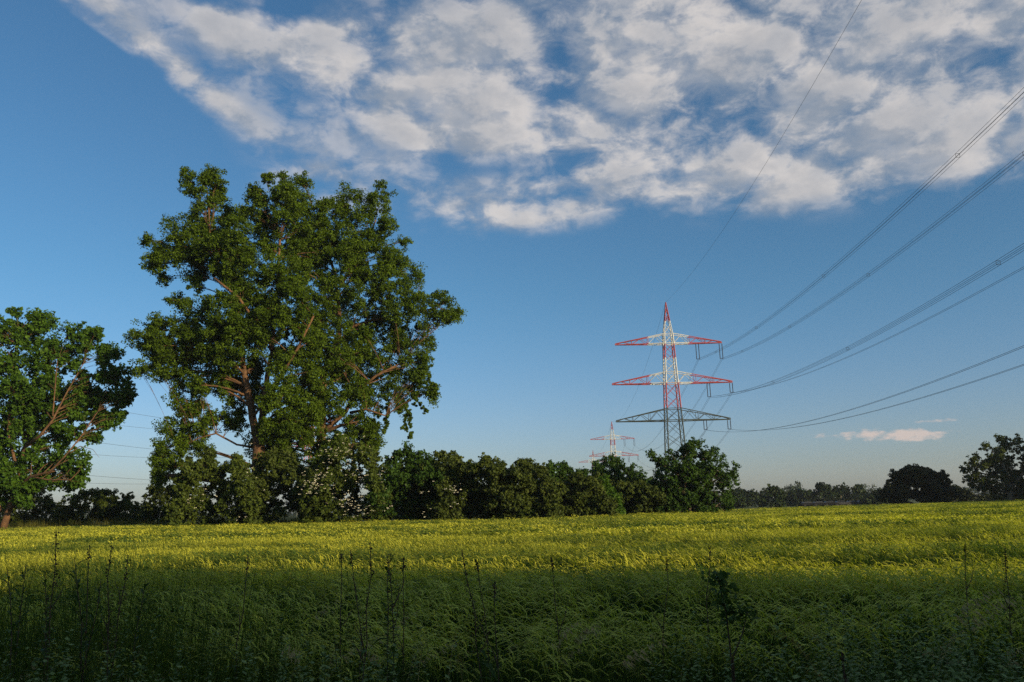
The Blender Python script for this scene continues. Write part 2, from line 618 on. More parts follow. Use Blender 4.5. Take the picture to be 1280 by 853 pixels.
def herb_clump(n, rad, h0, h1, mat, seed, leaf=.032):
    rs = np.random.default_rng(seed)
    V, T = [], []
    for _ in range(n):
        a = rs.uniform(0, 6.28); rr = rad * math.sqrt(rs.uniform())
        b0 = np.array([rr * math.cos(a), rr * math.sin(a), 0]); h = rs.uniform(h0, h1)
        la_, az_ = rs.uniform(0, .10) * h, rs.uniform(0, 6.28)
        V += blade(b0, h, la_, az_, .005, 3); T += [0] * 3
        nl_ = int(h / .030)
        for k in range(nl_):
            t = .45 + .55 * (k / nl_) ** .7
            p0 = b0 + np.array([math.cos(az_), math.sin(az_), 0]) * la_ * t ** 2 + np.array([0, 0, h * t])
            th = k * 2.4 + rs.uniform(0, 1); s_ = leaf * rs.uniform(.6, 1.2) * (1.25 - .6 * t)
            d = np.array([math.cos(th), math.sin(th), rs.uniform(-.3, .7)]); sd = np.array([-math.sin(th), math.cos(th), rs.uniform(-.3, .3)])
            V.append([p0, p0 + d * s_ * .5 + sd * s_ * .42, p0 + d * s_ * 1.0, p0 + d * s_ * .5 - sd * s_ * .42]); T.append(rs.uniform(0, 1))
    return quads_mesh('herb_clump', np.array(V), np.array(T), mat)


def panicle_clump(n, seed):
    rs = np.random.default_rng(seed)
    V, T = [], []
    for _ in range(n):
        b0 = np.array([rs.normal(0, .12), rs.normal(0, .12), 0]); h = rs.uniform(.95, 1.4); az_ = rs.normal(0, .9)
        lean = rs.uniform(.15, .5) * h
        V += blade(b0, h, lean, az_, .0055, 5, 1.6, .25); T += [rs.uniform()] * 5
        d = np.array([math.cos(az_), math.sin(az_), 0])
        tip = b0 + d * lean + np.array([0, 0, h * .75])
        for k in range(26):
            t = rs.uniform(.78, 1.0)
            p0 = b0 + d * lean * t ** 2.6 + np.array([0, 0, h * t * (1 - .25 * t * t)])
            off = rs.normal(0, .012, 3); s_ = rs.uniform(.010, .024)
            V.append([p0 + off, p0 + off + (0, s_ * .3, s_ * .3), p0 + off + d * s_ * 1.2 - (0, 0, s_ * .8), p0 + off - (0, s_ * .3, s_ * .1)]); T.append(rs.uniform())
    return quads_mesh('panicle_clump', np.array(V), np.array(T), M['grass_dry'])


gp = [grass_clump(44, .20, .65, 1.12, M['grass'], 40 + i, .0055) for i in range(5)]
gp2 = [grass_clump(44, .20, .85, 1.35, M['grass'], 50 + i, .006) for i in range(3)]


def verge_points(y0, y1, per_m2):
    xw = y1 * .8 + 1.5
    n_ = int(2 * xw * (y1 - y0) * per_m2)
    P_ = np.zeros((n_, 3)); P_[:, 0] = rng.uniform(-xw, xw, n_); P_[:, 1] = rng.uniform(y0, y1, n_)
    return P_[np.abs(P_[:, 0]) < P_[:, 1] * .8 + 1]


P = verge_points(2.6, 6.6, 30)
n = len(P)
left = np.clip((-P[:, 0] - 1.0) / 2.2, 0, 1)
dist_fade = np.clip((6.3 - P[:, 1]) / 1.0, 0, 1)
keep = (rng.uniform(size=n) < dist_fade + left) & (P[:, 1] < 5.8 + .9 * left)
P = P[keep]; left = left[keep]; n = len(P)
tall = rng.uniform(size=n) < left * .8
h_ = np.where(tall, .86, .76 + .22 * left) * rng.uniform(.75, 1.15, n) * np.clip(1.0 + (P[:, 1] - 2.4) * .12, .9, 1.35)
idx = np.where(tall, rng.integers(5, 8, n), rng.integers(0, 5, n))
rot = np.stack([rng.normal(0, .08, n), rng.normal(.03, .1, n), rng.uniform(-1, 1, n)], 1)
scatter('verge_grass', P, rot, np.stack([np.ones(n), np.ones(n), h_], 1), idx, gp + gp2, 'rank dark green grass of the shaded verge at the near edge of the barley', 'grass')

hp = [herb_clump(9, .16, .65, 1.12, M['herb'], 60 + i) for i in range(4)]
P = verge_points(2.6, 5.2, 16)
u = P[:, 0] / P[:, 1]
w_ = np.clip((u - .12) / .22, 0, 1) + np.clip((-u - .10) / .3, 0, .55) + .12
keep = rng.uniform(size=len(P)) < w_ * np.clip((5.4 - P[:, 1]) / .9, 0, 1)
P = P[keep]; n = len(P)
rot = np.stack([rng.normal(0, .1, n), rng.normal(0, .1, n), rng.uniform(0, 6.28, n)], 1)
s_ = rng.uniform(.75, 1.12, n)
scatter('verge_herbs', P, rot, np.stack([s_, s_, s_], 1), rng.integers(0, 4, n), hp, 'low leafy pale green herbs crowding the bottom right of the verge', 'ground plants')

pp = [panicle_clump(5, 70 + i) for i in range(4)]
P = verge_points(3.2, 5.4, 2.4)
u = P[:, 0] / P[:, 1]
keep = rng.uniform(size=len(P)) < .55 + np.exp(-((u - .24) / .12) ** 2)
P = P[keep]; n = len(P)
rot = np.stack([np.zeros(n), np.zeros(n), rng.uniform(-1.2, 3.5, n)], 1); s_ = rng.uniform(.8, 1.15, n)
scatter('dry_seed_grass', P, rot, np.stack([s_, s_, s_], 1), rng.integers(0, 4, n), pp, 'bleached drooping seed heads of dry grass among the verge plants', 'dry grass')

# margin between the far edge of the crop and the hedge
mp_ = [grass_clump(40, .6, .7, 1.25, M['margin'], 80 + i, .03) for i in range(4)]
PP = []
for (xa, ya), (xb, yb), dens_ in zip(far_pts[:-1], far_pts[1:], [2.2] * 6 + [1.2] * 3 + [.7] * 6):
    L_ = math.hypot(xb - xa, yb - ya); k = int(L_ * 4 * dens_)
    t = rng.uniform(size=k); off = rng.uniform(0, 4.5, k)
    PP.append(np.stack([xa + (xb - xa) * t, ya + (yb - ya) * t + off, np.zeros(k)], 1))
P = np.concatenate(PP); n = len(P)
hh = np.where(P[:, 0] < -15, rng.uniform(1.15, 1.65, n), rng.uniform(.45, .75, n))
scatter('field_margin_grass', P, np.stack([np.zeros(n), rng.normal(0, .1, n), rng.uniform(0, 6, n)], 1), np.stack([np.ones(n), np.ones(n), hh], 1), rng.integers(0, 4, n), mp_,
        'strip of tall unmown grass along the foot of the hedge', 'grass')

# ------------------------------------------------------------------ trees and bushes


def leaf_cloud(C, Rr, n, size, flat=.45, seed=0):
    """n leaf quads gaussian round the clump centres C with radius Rr"""
    rs = np.random.default_rng(seed)
    k = rs.integers(0, len(C), n)
    d = rs.normal(0, 1, (n, 3)); d /= np.linalg.norm(d, axis=1)[:, None]; d *= rs.uniform(.1, 1.15, n)[:, None] ** .6; d[:, 2] *= .8
    p = C[k] + d * Rr[k][:, None]
    nrm = rs.normal(0, 1, (n, 3)) + d * 1.2; nrm[:, 2] += .5
    nrm /= np.linalg.norm(nrm, axis=1)[:, None]
    t = np.cross(nrm, rs.normal(0, 1, (n, 3))); t /= np.linalg.norm(t, axis=1)[:, None]
    s = np.cross(nrm, t)
    L_ = (size * rs.uniform(.65, 1.35, n))[:, None]
    W = L_ * .62
    V = np.stack([p - t * L_ * .5, p + s * W * .5 + nrm * L_ * .06, p + t * L_ * .5, p - s * W * .5 + nrm * L_ * .06], 1)
    cl = rs.uniform(0, 1, len(C))
    tint = np.clip(.55 * cl[k] + .45 * rs.uniform(0, 1, n), 0, 1)
    return V, tint


def bezier(a, b, sag, k=6, wob=0.0, rs=None):
    a, b = np.asarray(a, float), np.asarray(b, float)
    mid = (a * .5 + b * .5) + np.array([0, 0, sag])
    if rs is not None:
        mid = mid + rs.normal(0, wob, 3)
    out_ = []
    for i in range(k + 1):
        t = i / k
        out_.append((1 - t) ** 2 * a + 2 * t * (1 - t) * mid + t * t * b)
    return out_


def make_tree(name, label, cat, base_px, Y, lobes, trunks, leaf, leaf_size, n_leaves, bark, group=None, clump=.8, seed=1, shell=.5, hang=(), twigs=True, crown='crown', depthk=.8, blossoms=None, dense=2.6, limb=.74, split=False):
    rs = np.random.default_rng(seed)
    s = px(Y)
    base = ground(base_px, Y)
    root = empty(name, base)
    tag(root, label, cat, group)
    LC, LR = [], []
    if split:                                      # break the big masses up into ragged upright tufts
        out_ = []
        for lb in lobes:
            x, y, rx, ry = lb[:4]; d_ = lb[4] if len(lb) > 4 else rs.uniform(-.5, .5) * rx * s
            out_.append((x, y, rx * .74, ry * .74, d_))
            for _ in range(4):
                a_ = rs.uniform(0, 6.28); q = rs.uniform(.16, .42)
                out_.append((x + rx * .86 * math.cos(a_), y + ry * .86 * math.sin(a_), rx * q, ry * q * 1.15, d_ + rs.uniform(-.5, .5) * rx * s))
        lobes = out_
    for lb in lobes:
        x, y, rx, ry = lb[:4]
        dyy = lb[4] if len(lb) > 4 else rs.uniform(-.5, .5) * rx * s
        LC.append(at(x, y, Y + dyy)); LR.append((rx * s, max(rx, ry) * s * depthk, ry * s))
    LC, LR = np.array(LC), np.array(LR)
    # trunk and main limbs
    tb = MB(); nodes = []
    for path in trunks:
        pts = [at(q[0], q[1], Y + (q[3] if len(q) > 3 else 0)) for q in path]
        rad = [q[2] * s * limb for q in path]
        fine, fr = [], []
        for i in range(len(pts) - 1):
            for t in (0, .33, .66):
                fine.append(pts[i] * (1 - t) + pts[i + 1] * t + (rs.normal(0, .06 * rad[i] / (s + 1e-9) * s, 3) if t else 0)); fr.append(rad[i] * (1 - t) + rad[i + 1] * t)
        fine.append(pts[-1]); fr.append(rad[-1])
        tb.tube(np.array(fine) - base, fr, 9)
        nodes += list(zip(fine, fr))
    NP = np.array([q[0] for q in nodes]); NR = np.array([q[1] for q in nodes])
    C, RR = [], []
    area = LR[:, 0] * LR[:, 2]
    br = MB()
    for i in range(len(LC)):
        k = max(3, int(area[i] / (clump ** 2) * dense))
        u = rs.normal(0, 1, (k, 3)); u /= np.linalg.norm(u, axis=1)[:, None]
        rad = rs.uniform(shell, 1, k) ** .8
        cc = LC[i] + u * rad[:, None] * LR[i]
        cc[:, 2] = np.maximum(cc[:, 2], .35)
        C.append(cc); RR.append(rs.uniform(.6, 1.15, k) * clump)
        if twigs:
            dn = np.linalg.norm(NP - LC[i], axis=1) + np.maximum(NP[:, 2] - LC[i][2] + 1.0, 0) * 3
            j = int(np.argmin(dn))
            r_ = min(NR[j] * .42, .04 + .03 * np.linalg.norm(NP[j] - LC[i]))
            pth = bezier(NP[j], LC[i], .12 * np.linalg.norm(NP[j] - LC[i]), 5, .25, rs)
            br.tube(np.array(pth) - base, np.linspace(r_, r_ * .4, 6), 5)
            for c_ in cc[:: 2 if k > 8 else 1][:16]:
                a_ = pth[rs.integers(2, 6)]
                pt = bezier(a_, c_, .15, 3, .15, rs)
                br.tube(np.array(pt) - base, np.linspace(r_ * .38, .012, 4), 4, cap=False)
    for hx, hy0, hy1 in hang:                          # hanging sprays
        kk = int((hy1 - hy0) / 5)
        for j in range(kk):
            C.append(at(hx + rs.normal(0, 2.5), hy0 + (hy1 - hy0) * j / kk, Y + rs.uniform(-.5, .5))[None]); RR.append(np.array([.28]))
    C = np.concatenate(C); RR = np.concatenate(RR)
    km = 9
    u = rs.normal(0, 1, (len(C), km, 3)); u /= np.linalg.norm(u, axis=2)[:, :, None]
    C = (C[:, None, :] + u * (rs.uniform(.15, 1.0, (len(C), km, 1)) * RR[:, None, None])).reshape(-1, 3)
    RR = np.repeat(RR, km) * rs.uniform(.22, .55, len(C))
    V, tint = leaf_cloud(C, RR, n_leaves, leaf_size, seed=seed + 99)
    V[:, :, 2] = np.maximum(V[:, :, 2], .02)
    V -= base
    if trunks:
        tb.build('trunk', bark, root, smooth=True)
    if twigs:
        br.build('branches', bark, root, smooth=True)
    cr = link(crown, quads_mesh(crown, V, tint, leaf), (), root)
    if blossoms:
        nb_, bpx = blossoms
        V2 = []
        for _ in range(nb_):
            q = bpx[rs.integers(0, len(bpx))]
            c_ = at(q[0] + rs.normal(0, q[2]), q[1] + rs.normal(0, q[3]), Y - q[4] + rs.normal(0, .3)) - base
            for _k in range(7):
                o_ = rs.normal(0, .055, 3) * (1, 1, .35); w = rs.uniform(.018, .034)
                nn = rs.normal(0, .5, 3) + np.array([0, -.7, .8]); nn /= np.linalg.norm(nn)
                t_ = np.cross(nn, (0, .3, 1)); t_ /= np.linalg.norm(t_); s2 = np.cross(nn, t_)
                p0 = c_ + o_
                V2.append([p0 - t_ * w, p0 - s2 * w, p0 + t_ * w, p0 + s2 * w])
        tag(link('blossoms', quads_mesh('blossoms', np.array(V2), np.zeros(len(V2)), M['blossom']), (), root), kind='stuff')
    return root


POP = 'tall poplars above the hedge'
# the big double poplar: left tree with forked trunk, right tree behind it
make_tree('poplar_tree', 'tall poplar with forked orange lit trunk, left one of the big pair', 'tree', 322, 74,
    [(250, 236, 30, 26, 0), (272, 228, 18, 14), (226, 290, 36, 34), (262, 285, 40, 38), (205, 312, 24, 22), (192, 322, 14, 10), (240, 338, 42, 26), (290, 320, 40, 40, -2), (330, 290, 48, 44), (352, 244, 38, 28),
     (312, 262, 22, 18), (300, 372, 44, 38, -2.5), (345, 350, 50, 46, -2), (250, 395, 42, 30), (212, 420, 34, 20), (184, 428, 20, 18), (192, 458, 22, 12), (222, 448, 26, 20), (268, 430, 38, 30, -2),
     (300, 415, 34, 24, -3), (365, 400, 42, 40, -2.5), (240, 490, 26, 28), (264, 470, 26, 24), (230, 528, 22, 26), (250, 548, 24, 22), (214, 566, 16, 16), (204, 585, 9, 16), (280, 520, 20, 20, 1.5), (300, 500, 16, 26, 2),
     (362, 470, 34, 36, -2), (350, 520, 28, 30, -2), (300, 345, 30, 30, 3), (378, 330, 30, 40, 2), (340, 420, 34, 40, 2.5), (330, 385, 36, 36, 2.5), (376, 290, 30, 34, 1), (250, 440, 30, 30, 1), (375, 440, 30, 40, -1), (322, 445, 12, 22, 2.5), (326, 492, 10, 16, 2.5), (286, 462, 16, 20, 2), (310, 425, 22, 18, -1.5), (340, 545, 16, 20, -.5), (350, 560, 30, 24, 1), (378, 500, 26, 34, -1), (285, 300, 30, 30, 1), (215, 440, 20, 14)],
    [[(321, 652, 15), (322, 600, 12.5), (323, 560, 11.5), (320, 540, 9)], [(320, 545, 8.5), (314, 510, 7), (306, 470, 6), (302, 452, 5), (290, 438, 3.6), (270, 420, 2.5)], [(306, 470, 4), (300, 400, 3.5), (285, 340, 3), (262, 290, 2)],
     [(324, 548, 7.5, .3), (330, 505, 6, .4), (334, 470, 5, .4), (340, 440, 4, .4), (345, 380, 3, .2), (350, 300, 2.2)], [(334, 500, 3.4), (352, 468, 3, -1), (372, 436, 2.6, -2.4), (392, 395, 2, -2.5)],
     [(318, 400, 2.6, -1.5), (298, 372, 2.6, -3), (268, 348, 2, -3.2)], [(318, 560, 2.4, 1), (296, 556, 1.9, .8), (270, 542, 1.7, .5), (248, 548, 1.3), (222, 562, .8)]],
    M['poplar'], .195, 370000, M['bark'], POP, dense=4.6, split=True, limb=.62, clump=1.0, seed=11, shell=.25, hang=[(226, 560, 590)])
make_tree('poplar_tree', 'tall poplar with drooping right hand boughs, right one of the big pair', 'tree', 402, 77,
    [(384, 262, 30, 30), (362, 236, 22, 18), (430, 262, 26, 26), (474, 258, 18, 24), (415, 300, 40, 40), (460, 300, 34, 34), (488, 320, 26, 26), (506, 336, 24, 16), (440, 350, 44, 40), (480, 372, 34, 28),
     (515, 385, 32, 18), (545, 384, 18, 14), (560, 392, 10, 9), (400, 370, 36, 40, -2), (420, 420, 38, 36, -2), (468, 415, 34, 30), (508, 428, 30, 26), (528, 452, 16, 24), (488, 460, 28, 26), (532, 478, 10, 20),
     (450, 470, 32, 32), (505, 490, 18, 24), (470, 505, 20, 28), (430, 505, 30, 34, -2), (400, 460, 30, 34, -2.5), (385, 520, 32, 34, -2), (430, 545, 34, 26), (395, 555, 36, 22, -1), (460, 540, 14, 20), (350, 560, 30, 20, -1), (430, 325, 40, 36, 1), (445, 400, 36, 34, 2), (415, 470, 34, 36, 2), (450, 440, 30, 30, 0), (475, 345, 26, 24), (395, 310, 30, 40, 0), (410, 590, 40, 24, -1)],
    [[(402, 652, 12), (402, 600, 10.5), (401, 560, 9.5), (402, 510, 8.5), (404, 470, 7), (414, 440, 6)], [(412, 448, 5.5), (424, 425, 5), (424, 390, 4.2), (418, 340, 3), (400, 290, 2)], [(424, 428, 4), (442, 408, 3.4), (468, 400, 2.8), (510, 392, 2), (548, 385, 1)],
     [(404, 540, 5), (432, 515, 4), (446, 490, 3.4, -1), (470, 470, 2.4, -2), (500, 455, 1.6, -1)], [(438, 516, 3), (458, 512, 2.2, -1.4), (482, 520, 1.2, -1.5)], [(424, 360, 2.6), (450, 320, 2.2), (470, 275, 1.4)]],
    M['poplar'], .19, 290000, M['bark'], POP, dense=4.6, split=True, limb=.62, clump=1.0, seed=12, shell=.25,
    hang=[(538, 470, 498), (512, 500, 552), (504, 500, 540), (464, 530, 566), (470, 520, 572), (526, 480, 520), (484, 500, 545), (456, 540, 570), (548, 400, 412)])
# left tree, cut by the picture's edge
make_tree('ash_tree', 'leafy ash tree with pale tipped boughs and orange trunk at the left edge', 'tree', 8, 80,
    [(32, 402, 20, 18), (10, 410, 26, 22), (-15, 405, 30, 26), (54, 410, 10, 14), (98, 418, 24, 16), (122, 428, 16, 18), (136, 440, 10, 10), (85, 432, 24, 20), (40, 440, 40, 28), (0, 460, 48, 36), (62, 455, 34, 26), (108, 462, 26, 20),
     (120, 490, 26, 14), (146, 472, 12, 10), (154, 492, 12, 12), (135, 510, 24, 18), (146, 526, 16, 12), (96, 500, 32, 24), (50, 492, 40, 28), (10, 510, 50, 36), (80, 530, 36, 22), (110, 538, 20, 12), (40, 545, 44, 30), (-20, 560, 50, 40), (10, 590, 46, 28),
     (60, 575, 32, 22), (92, 572, 20, 14), (92, 594, 16, 10), (76, 602, 24, 8), (25, 612, 34, 16), (-60, 450, 50, 44), (-70, 520, 50, 50), (-60, 590, 44, 34), (-45, 420, 30, 24), (30, 470, 40, 40, 1), (0, 545, 50, 36, 1), (30, 585, 40, 26, 0), (70, 500, 30, 30, 1.5), (-10, 620, 34, 16, 0), (110, 510, 20, 20, 1)],
    [[(4, 662, 11), (10, 640, 9), (16, 622, 8), (22, 600, 6)], [(20, 612, 4.5), (38, 596, 3.8, -2), (62, 590, 3, -3), (80, 572, 2.4, -3.4), (102, 545, 1.7, -3), (122, 515, 1.0, -2.4)], [(22, 600, 5), (30, 560, 4), (50, 545, 3.4, -3), (66, 525, 3, -3), (84, 490, 2, -2), (104, 455, 1.2, -1)],
     [(38, 596, 2.2, -2), (60, 600, 1.8, -3), (88, 600, 1.4, -3), (100, 588, .8, -3)], [(0, 640, 7), (-10, 600, 5.5), (-20, 540, 4), (-30, 470, 2.6)], [(22, 590, 4.6), (10, 540, 3.4), (14, 480, 2.4), (20, 430, 1.5)], [(66, 520, 2, -3), (70, 470, 1.6, -2), (72, 450, 1, -1)], [(86, 568, 1.5, -3.4), (100, 558, 1.1, -3.5), (116, 562, .6, -3.5), (124, 572, .3, -3.5)]],
    M['ash'], .30, 135000, M['bark'], None, limb=.40, dense=3.6, split=True, clump=.85, seed=13, shell=.5)

# bushes: (column, ground depth, half width, top row, material, leaves, label)


def dome(cx, hw, top, by, seed, n=None):
    rs = np.random.default_rng(seed)
    H = by - top
    L_ = [(cx, by - H * .42, hw * .72, H * .42), (cx - hw * .55, by - H * .28, hw * .42, H * .30), (cx + hw * .55, by - H * .28, hw * .42, H * .30)]
    for i in range(n or 15):
        a = math.pi * (i + rs.uniform(.2, .8)) / (n or 15)
        rr = rs.uniform(.74, .95)
        q = rs.uniform(.14, .26)
        L_.append((cx - hw * rr * math.cos(a), by - H * (.10 + .76 * rr * math.sin(a) ** .8), hw * q, H * q * .9, rs.uniform(-.8, .3) * hw * .06))
    for i in range(6):
        t = rs.uniform(-.6, .6)
        L_.append((cx + hw * t, by - H * (1.0 - .45 * t * t) + H * .10, hw * .07, H * .09))
    return L_


HEDGE = 'bushes of the hedgerow behind the field'
bushes = [
    ('bush', 'low olive bush behind the ash trunk at the far left', 45, 96, 52, 610, 'elder', 11000, {}),
    ('bush', 'rounded dark green bush standing alone in the gap between ash and poplars', 128, 92, 58, 611, 'elder', 15000, {}),
    ('bush', 'small dark bush left of the elder under the poplars', 204, 84, 24, 602, 'bush', 5000, {}),
    ('elder_bush', 'elder bush at the left foot of the forked poplar', 268, 70, 58, 558, 'elder', 17000, {'blossoms': (34, [(310, 598, 8, 20, 2.4), (250, 620, 22, 12, 2.4), (305, 640, 10, 6, 2.4)])}),
    ('bush', 'tall dark bush between the two poplar trunks', 352, 71, 50, 556, 'bush', 15000, {}),
    ('elder_bush', 'elder bush covered in cream blossoms right of the poplars', 436, 68, 50, 548, 'elder', 17000, {'blossoms': (240, [(462, 610, 11, 18, 2.6), (448, 630, 14, 9, 2.8), (430, 600, 22, 22, 2.5), (425, 562, 22, 10, 2), (394, 606, 10, 8, 2.4)])}),
    ('bush', 'hedge bush with ragged flat top next to the blossoming elder', 512, 68, 42, 557, 'bush_green', 13000, {}),
    ('bush', 'brownish hedge bush with arching twigs in the tall left part of the hedge', 556, 69, 40, 562, 'bush', 11000, {}),
    ('hawthorn_bush', 'sloping hedge bush carrying a small patch of pale blossom on its side', 596, 66, 46, 566, 'bush', 13000, {'blossoms': (26, [(572, 622, 6, 6, 2.6), (566, 612, 6, 3, 2.6), (532, 628, 6, 14, 2.6)])}),
    ('bush', 'brown green hedge bush left of the lighter rounded one', 656, 66, 38, 573, 'bush', 11000, {}),
    ('bush', 'rounded green bush rising behind the middle of the hedge', 702, 74, 36, 575, 'bush_green', 10000, {}),
    ('bush', 'low dark bush below the far pylons', 726, 68, 34, 592, 'bush', 8000, {}),
    ('bush', 'domed green tree bush hiding the second pylon', 768, 80, 38, 568, 'bush_green', 12000, {}),
    ('bush', 'bright green leafy bush at the foot of the domed bush', 752, 70, 20, 596, 'ash', 5000, {}),
    ('bush', 'reddish brown hedge bush left of the spreading tree', 800, 72, 32, 600, 'bush', 9000, {}),
    ('bush', 'large round dark bush standing alone left of the right hand tree', 1146, 124, 40, 584, 'dark', 22000, {}),
    ('bush', 'small bush right of the large round dark bush', 1196, 150, 16, 610, 'dark', 3000, {}),
]
for i, (nm, lab, cx, Y, hw, top, mtn, nl_, kw) in enumerate(bushes):
    by = at(cx, 600, Y) * 0 if False else None
    gy = 635
    g_ = ground(cx, Y)
    # image row of the ground there
    d_ = g_ - EYE
    row = CY - F * (d_ @ up) / (d_ @ fwd)
    make_tree(nm, lab, 'bush', cx, Y, dome(cx, hw * (1.22 if 470 < cx < 830 else 1.08), top, row, 300 + i), [], M[mtn], .22 if Y < 100 else .34, int(nl_ * 2.6), M['bark_grey'], HEDGE if 470 < cx < 830 else None, clump=.62 if Y < 100 else 1.0, seed=200 + i, shell=.15, twigs=False, crown='foliage', depthk=.7, **kw)


def row_of(cx, Y):
    d_ = ground(cx, Y) - EYE
    return CY - F * (d_ @ up) / (d_ @ fwd)


LB_ = []
for x in range(470, 838, 13):
    tp = 574 + (x - 470) * .065 + rng.normal(0, 2)
    LB_ += [(x, 636, 13, 14), (x + 5, 614, 12, 14), (x, tp + 14, 11, 10)]
make_tree('hedge', 'dense dark inner hedge seen through the gaps between the separate hedge bushes', 'hedge', 650, 74, LB_, [], M['bush'], .26, 70000, M['bark_grey'], None, clump=.6, seed=299, shell=.1, twigs=False, crown='foliage', depthk=.8)
make_tree('spreading_tree', 'broad low tree with feathery twigs in front of the big red and white pylon', 'tree', 862, 72,
    [(835, 600, 22, 34), (822, 578, 8, 12), (818, 570, 5, 6), (850, 580, 24, 24), (868, 566, 22, 16), (890, 588, 22, 18), (906, 590, 14, 12), (912, 600, 8, 10), (868, 605, 34, 28), (840, 622, 26, 20), (895, 615, 22, 18), (868, 630, 30, 16), (884, 572, 10, 10), (860, 558, 8, 6), (826, 600, 14, 14), (835, 632, 22, 18), (868, 640, 34, 14), (900, 630, 18, 18), (850, 610, 30, 26, -1), (885, 605, 26, 24, -1), (862, 590, 26, 22)],
    [[(862, 652, 5), (860, 630, 4.4), (852, 605, 3), (842, 580, 1.6)], [(861, 632, 3.4), (874, 600, 2.4), (880, 575, 1.2)], [(863, 625, 2.6), (888, 605, 1.6), (908, 592, .8)]],
    M['bush_green'], .21, 42000, M['bark_grey'], None, clump=.6, seed=31, shell=.4)
make_tree('spreading_tree', 'loose crowned tree with see-through foliage at the right edge', 'tree', 1262, 132,
    [(1240, 565, 18, 12), (1262, 556, 16, 10), (1280, 566, 20, 14), (1225, 580, 16, 14), (1216, 592, 12, 10), (1250, 585, 26, 18), (1275, 590, 26, 22), (1235, 602, 24, 14), (1260, 610, 34, 16), (1300, 580, 26, 24), (1310, 605, 34, 20), (1290, 615, 30, 14), (1222, 606, 12, 8), (1250, 552, 7, 5)],
    [[(1262, 634, 5), (1262, 610, 4), (1255, 585, 2.6), (1245, 565, 1.4)], [(1262, 612, 3), (1280, 590, 2.2), (1290, 570, 1.2)]],
    M['bush'], .32, 42000, M['bark_grey'], None, clump=.95, seed=32, shell=.4)

# far trees that close the view between the spreading tree and the dark bush
FARG = 'far trees on the horizon'
for i, (cx, hw, top, Y, lab) in enumerate([
        (912, 16, 616, 210, 'distant green tree next to the foot of the spreading tree'), (926, 12, 613, 260, 'distant tree second from the spreading tree'),
        (943, 13, 616, 265, 'flat distant tree between two taller ones'), (965, 16, 610, 215, 'dark broad distant tree standing nearer than its neighbours'),
        (984, 11, 615, 270, 'distant tree right of the dark broad one'), (997, 8, 614, 275, 'small round distant tree of the low stretch'), (1009, 9, 615, 270, 'distant tree left of the tallest far crown'),
        (1029, 12, 605, 260, 'tallest of the far trees with narrow top'), (1051, 14, 608, 265, 'rounded distant tree right of the tallest far crown'), (1074, 14, 609, 265, 'domed distant tree left of the low shrub by the dark bush'),
        (1096, 13, 614, 230, 'low brownish shrub left of the large round dark bush'), (1208, 8, 616, 320, 'tiny distant tree right of the large round dark bush')]):
    rw = row_of(cx, Y)
    rs_ = np.random.default_rng(500 + i)
    lobes = dome(cx, hw, top, rw, 400 + i, 6)
    make_tree('far_tree', lab, 'tree', cx, Y, lobes, [[(cx, rw + .3, 1.2), (cx, (rw + top) / 2, .9), (cx, top + 6, .4)]], M['far'], .75, 2600, M['bark_grey'], FARG, clump=1.4, seed=520 + i, shell=.4, twigs=False)

# low dark hedges behind the parked cars and below the see-through tree
for i, (x0, x1, Y, top, lab) in enumerate([(1004, 1112, 240, 625, 'low dark hedge directly behind the parked cars'), (1180, 1300, 175, 621, 'low dark hedge between the round dark bush and the right edge')]):
    L_ = [(x, row_of(x, Y) - 3, 9, 5) for x in range(x0, x1, 9)] + [(x + 3, top + 3 + rng.normal(0, .6) - (x - x0) * .02, 8, 3) for x in range(x0, x1, 8)]
    make_tree('hedge', lab, 'hedge', (x0 + x1) / 2, Y, L_, [], M['dark'], .55, 16000, M['bark_grey'], None, clump=.9, seed=560 + i, shell=.2, twigs=False, crown='foliage', depthk=.5)

# an unbroken far wood behind everything: countless crowns
C, RR = [], []
for a_ in np.arange(-62, 62, .16):
    Y_ = 560 + 60 * math.sin(a_ * .21) + rng.uniform(-25, 25)
    x_ = math.tan(R(a_)) * Y_ * .8 if abs(a_) < 60 else 0
    h = 7.5 + 2.2 * math.sin(a_ * .9) + 1.6 * math.sin(a_ * 2.7 + 1) + rng.uniform(-1.5, 1.8)
    if a_ < 0: h *= .75
    for zz in np.arange(1, h, 2.2):
        C.append((x_ + rng.normal(0, 1.2), Y_, zz)); RR.append(2.0)
V, tint = leaf_cloud(np.array(C), np.array(RR), 60000, 1.3, seed=77)
V[:, :, 2] = np.maximum(V[:, :, 2], .02)
tag(link('far_wood', quads_mesh('far_wood', V, tint, M['far'])), 'low dark line of woodland along the horizon', 'woodland', kind='stuff')

# trees on the right, outside the picture, whose evening shade lies over verge and hedge
SHADE = []
for k in range(11):                                # row beside the road: its long shade ends across the field
    t_ = k / 10
    SHADE.append((14 + 40 * t_, -5.5 - 18.5 * t_, rng.uniform(7.2, 8.5), 3.4))
SHADE += [(20, -16, 9.2, 4.5), (29, -20, 9.6, 4.5), (38, -24, 9.6, 4.5), (47, -28, 9.6, 4.5),
          (3, -12, 12, 5.5), (-8, -13, 13, 6), (-19, -13, 13, 6), (-30, -10, 13, 6.5), (12, -19, 12, 6),  # unseen tall trees added behind the camera to block skylight over the verge
          (85, 103, 14, 6), (95, 98, 16, 7), (106, 112, 18, 7), (117, 106, 19, 8), (108, 95, 18, 8), (99, 118, 17, 6)]
ORD = ['first', 'second', 'third', 'fourth', 'fifth', 'sixth', 'seventh', 'eighth', 'ninth', 'tenth', 'eleventh']


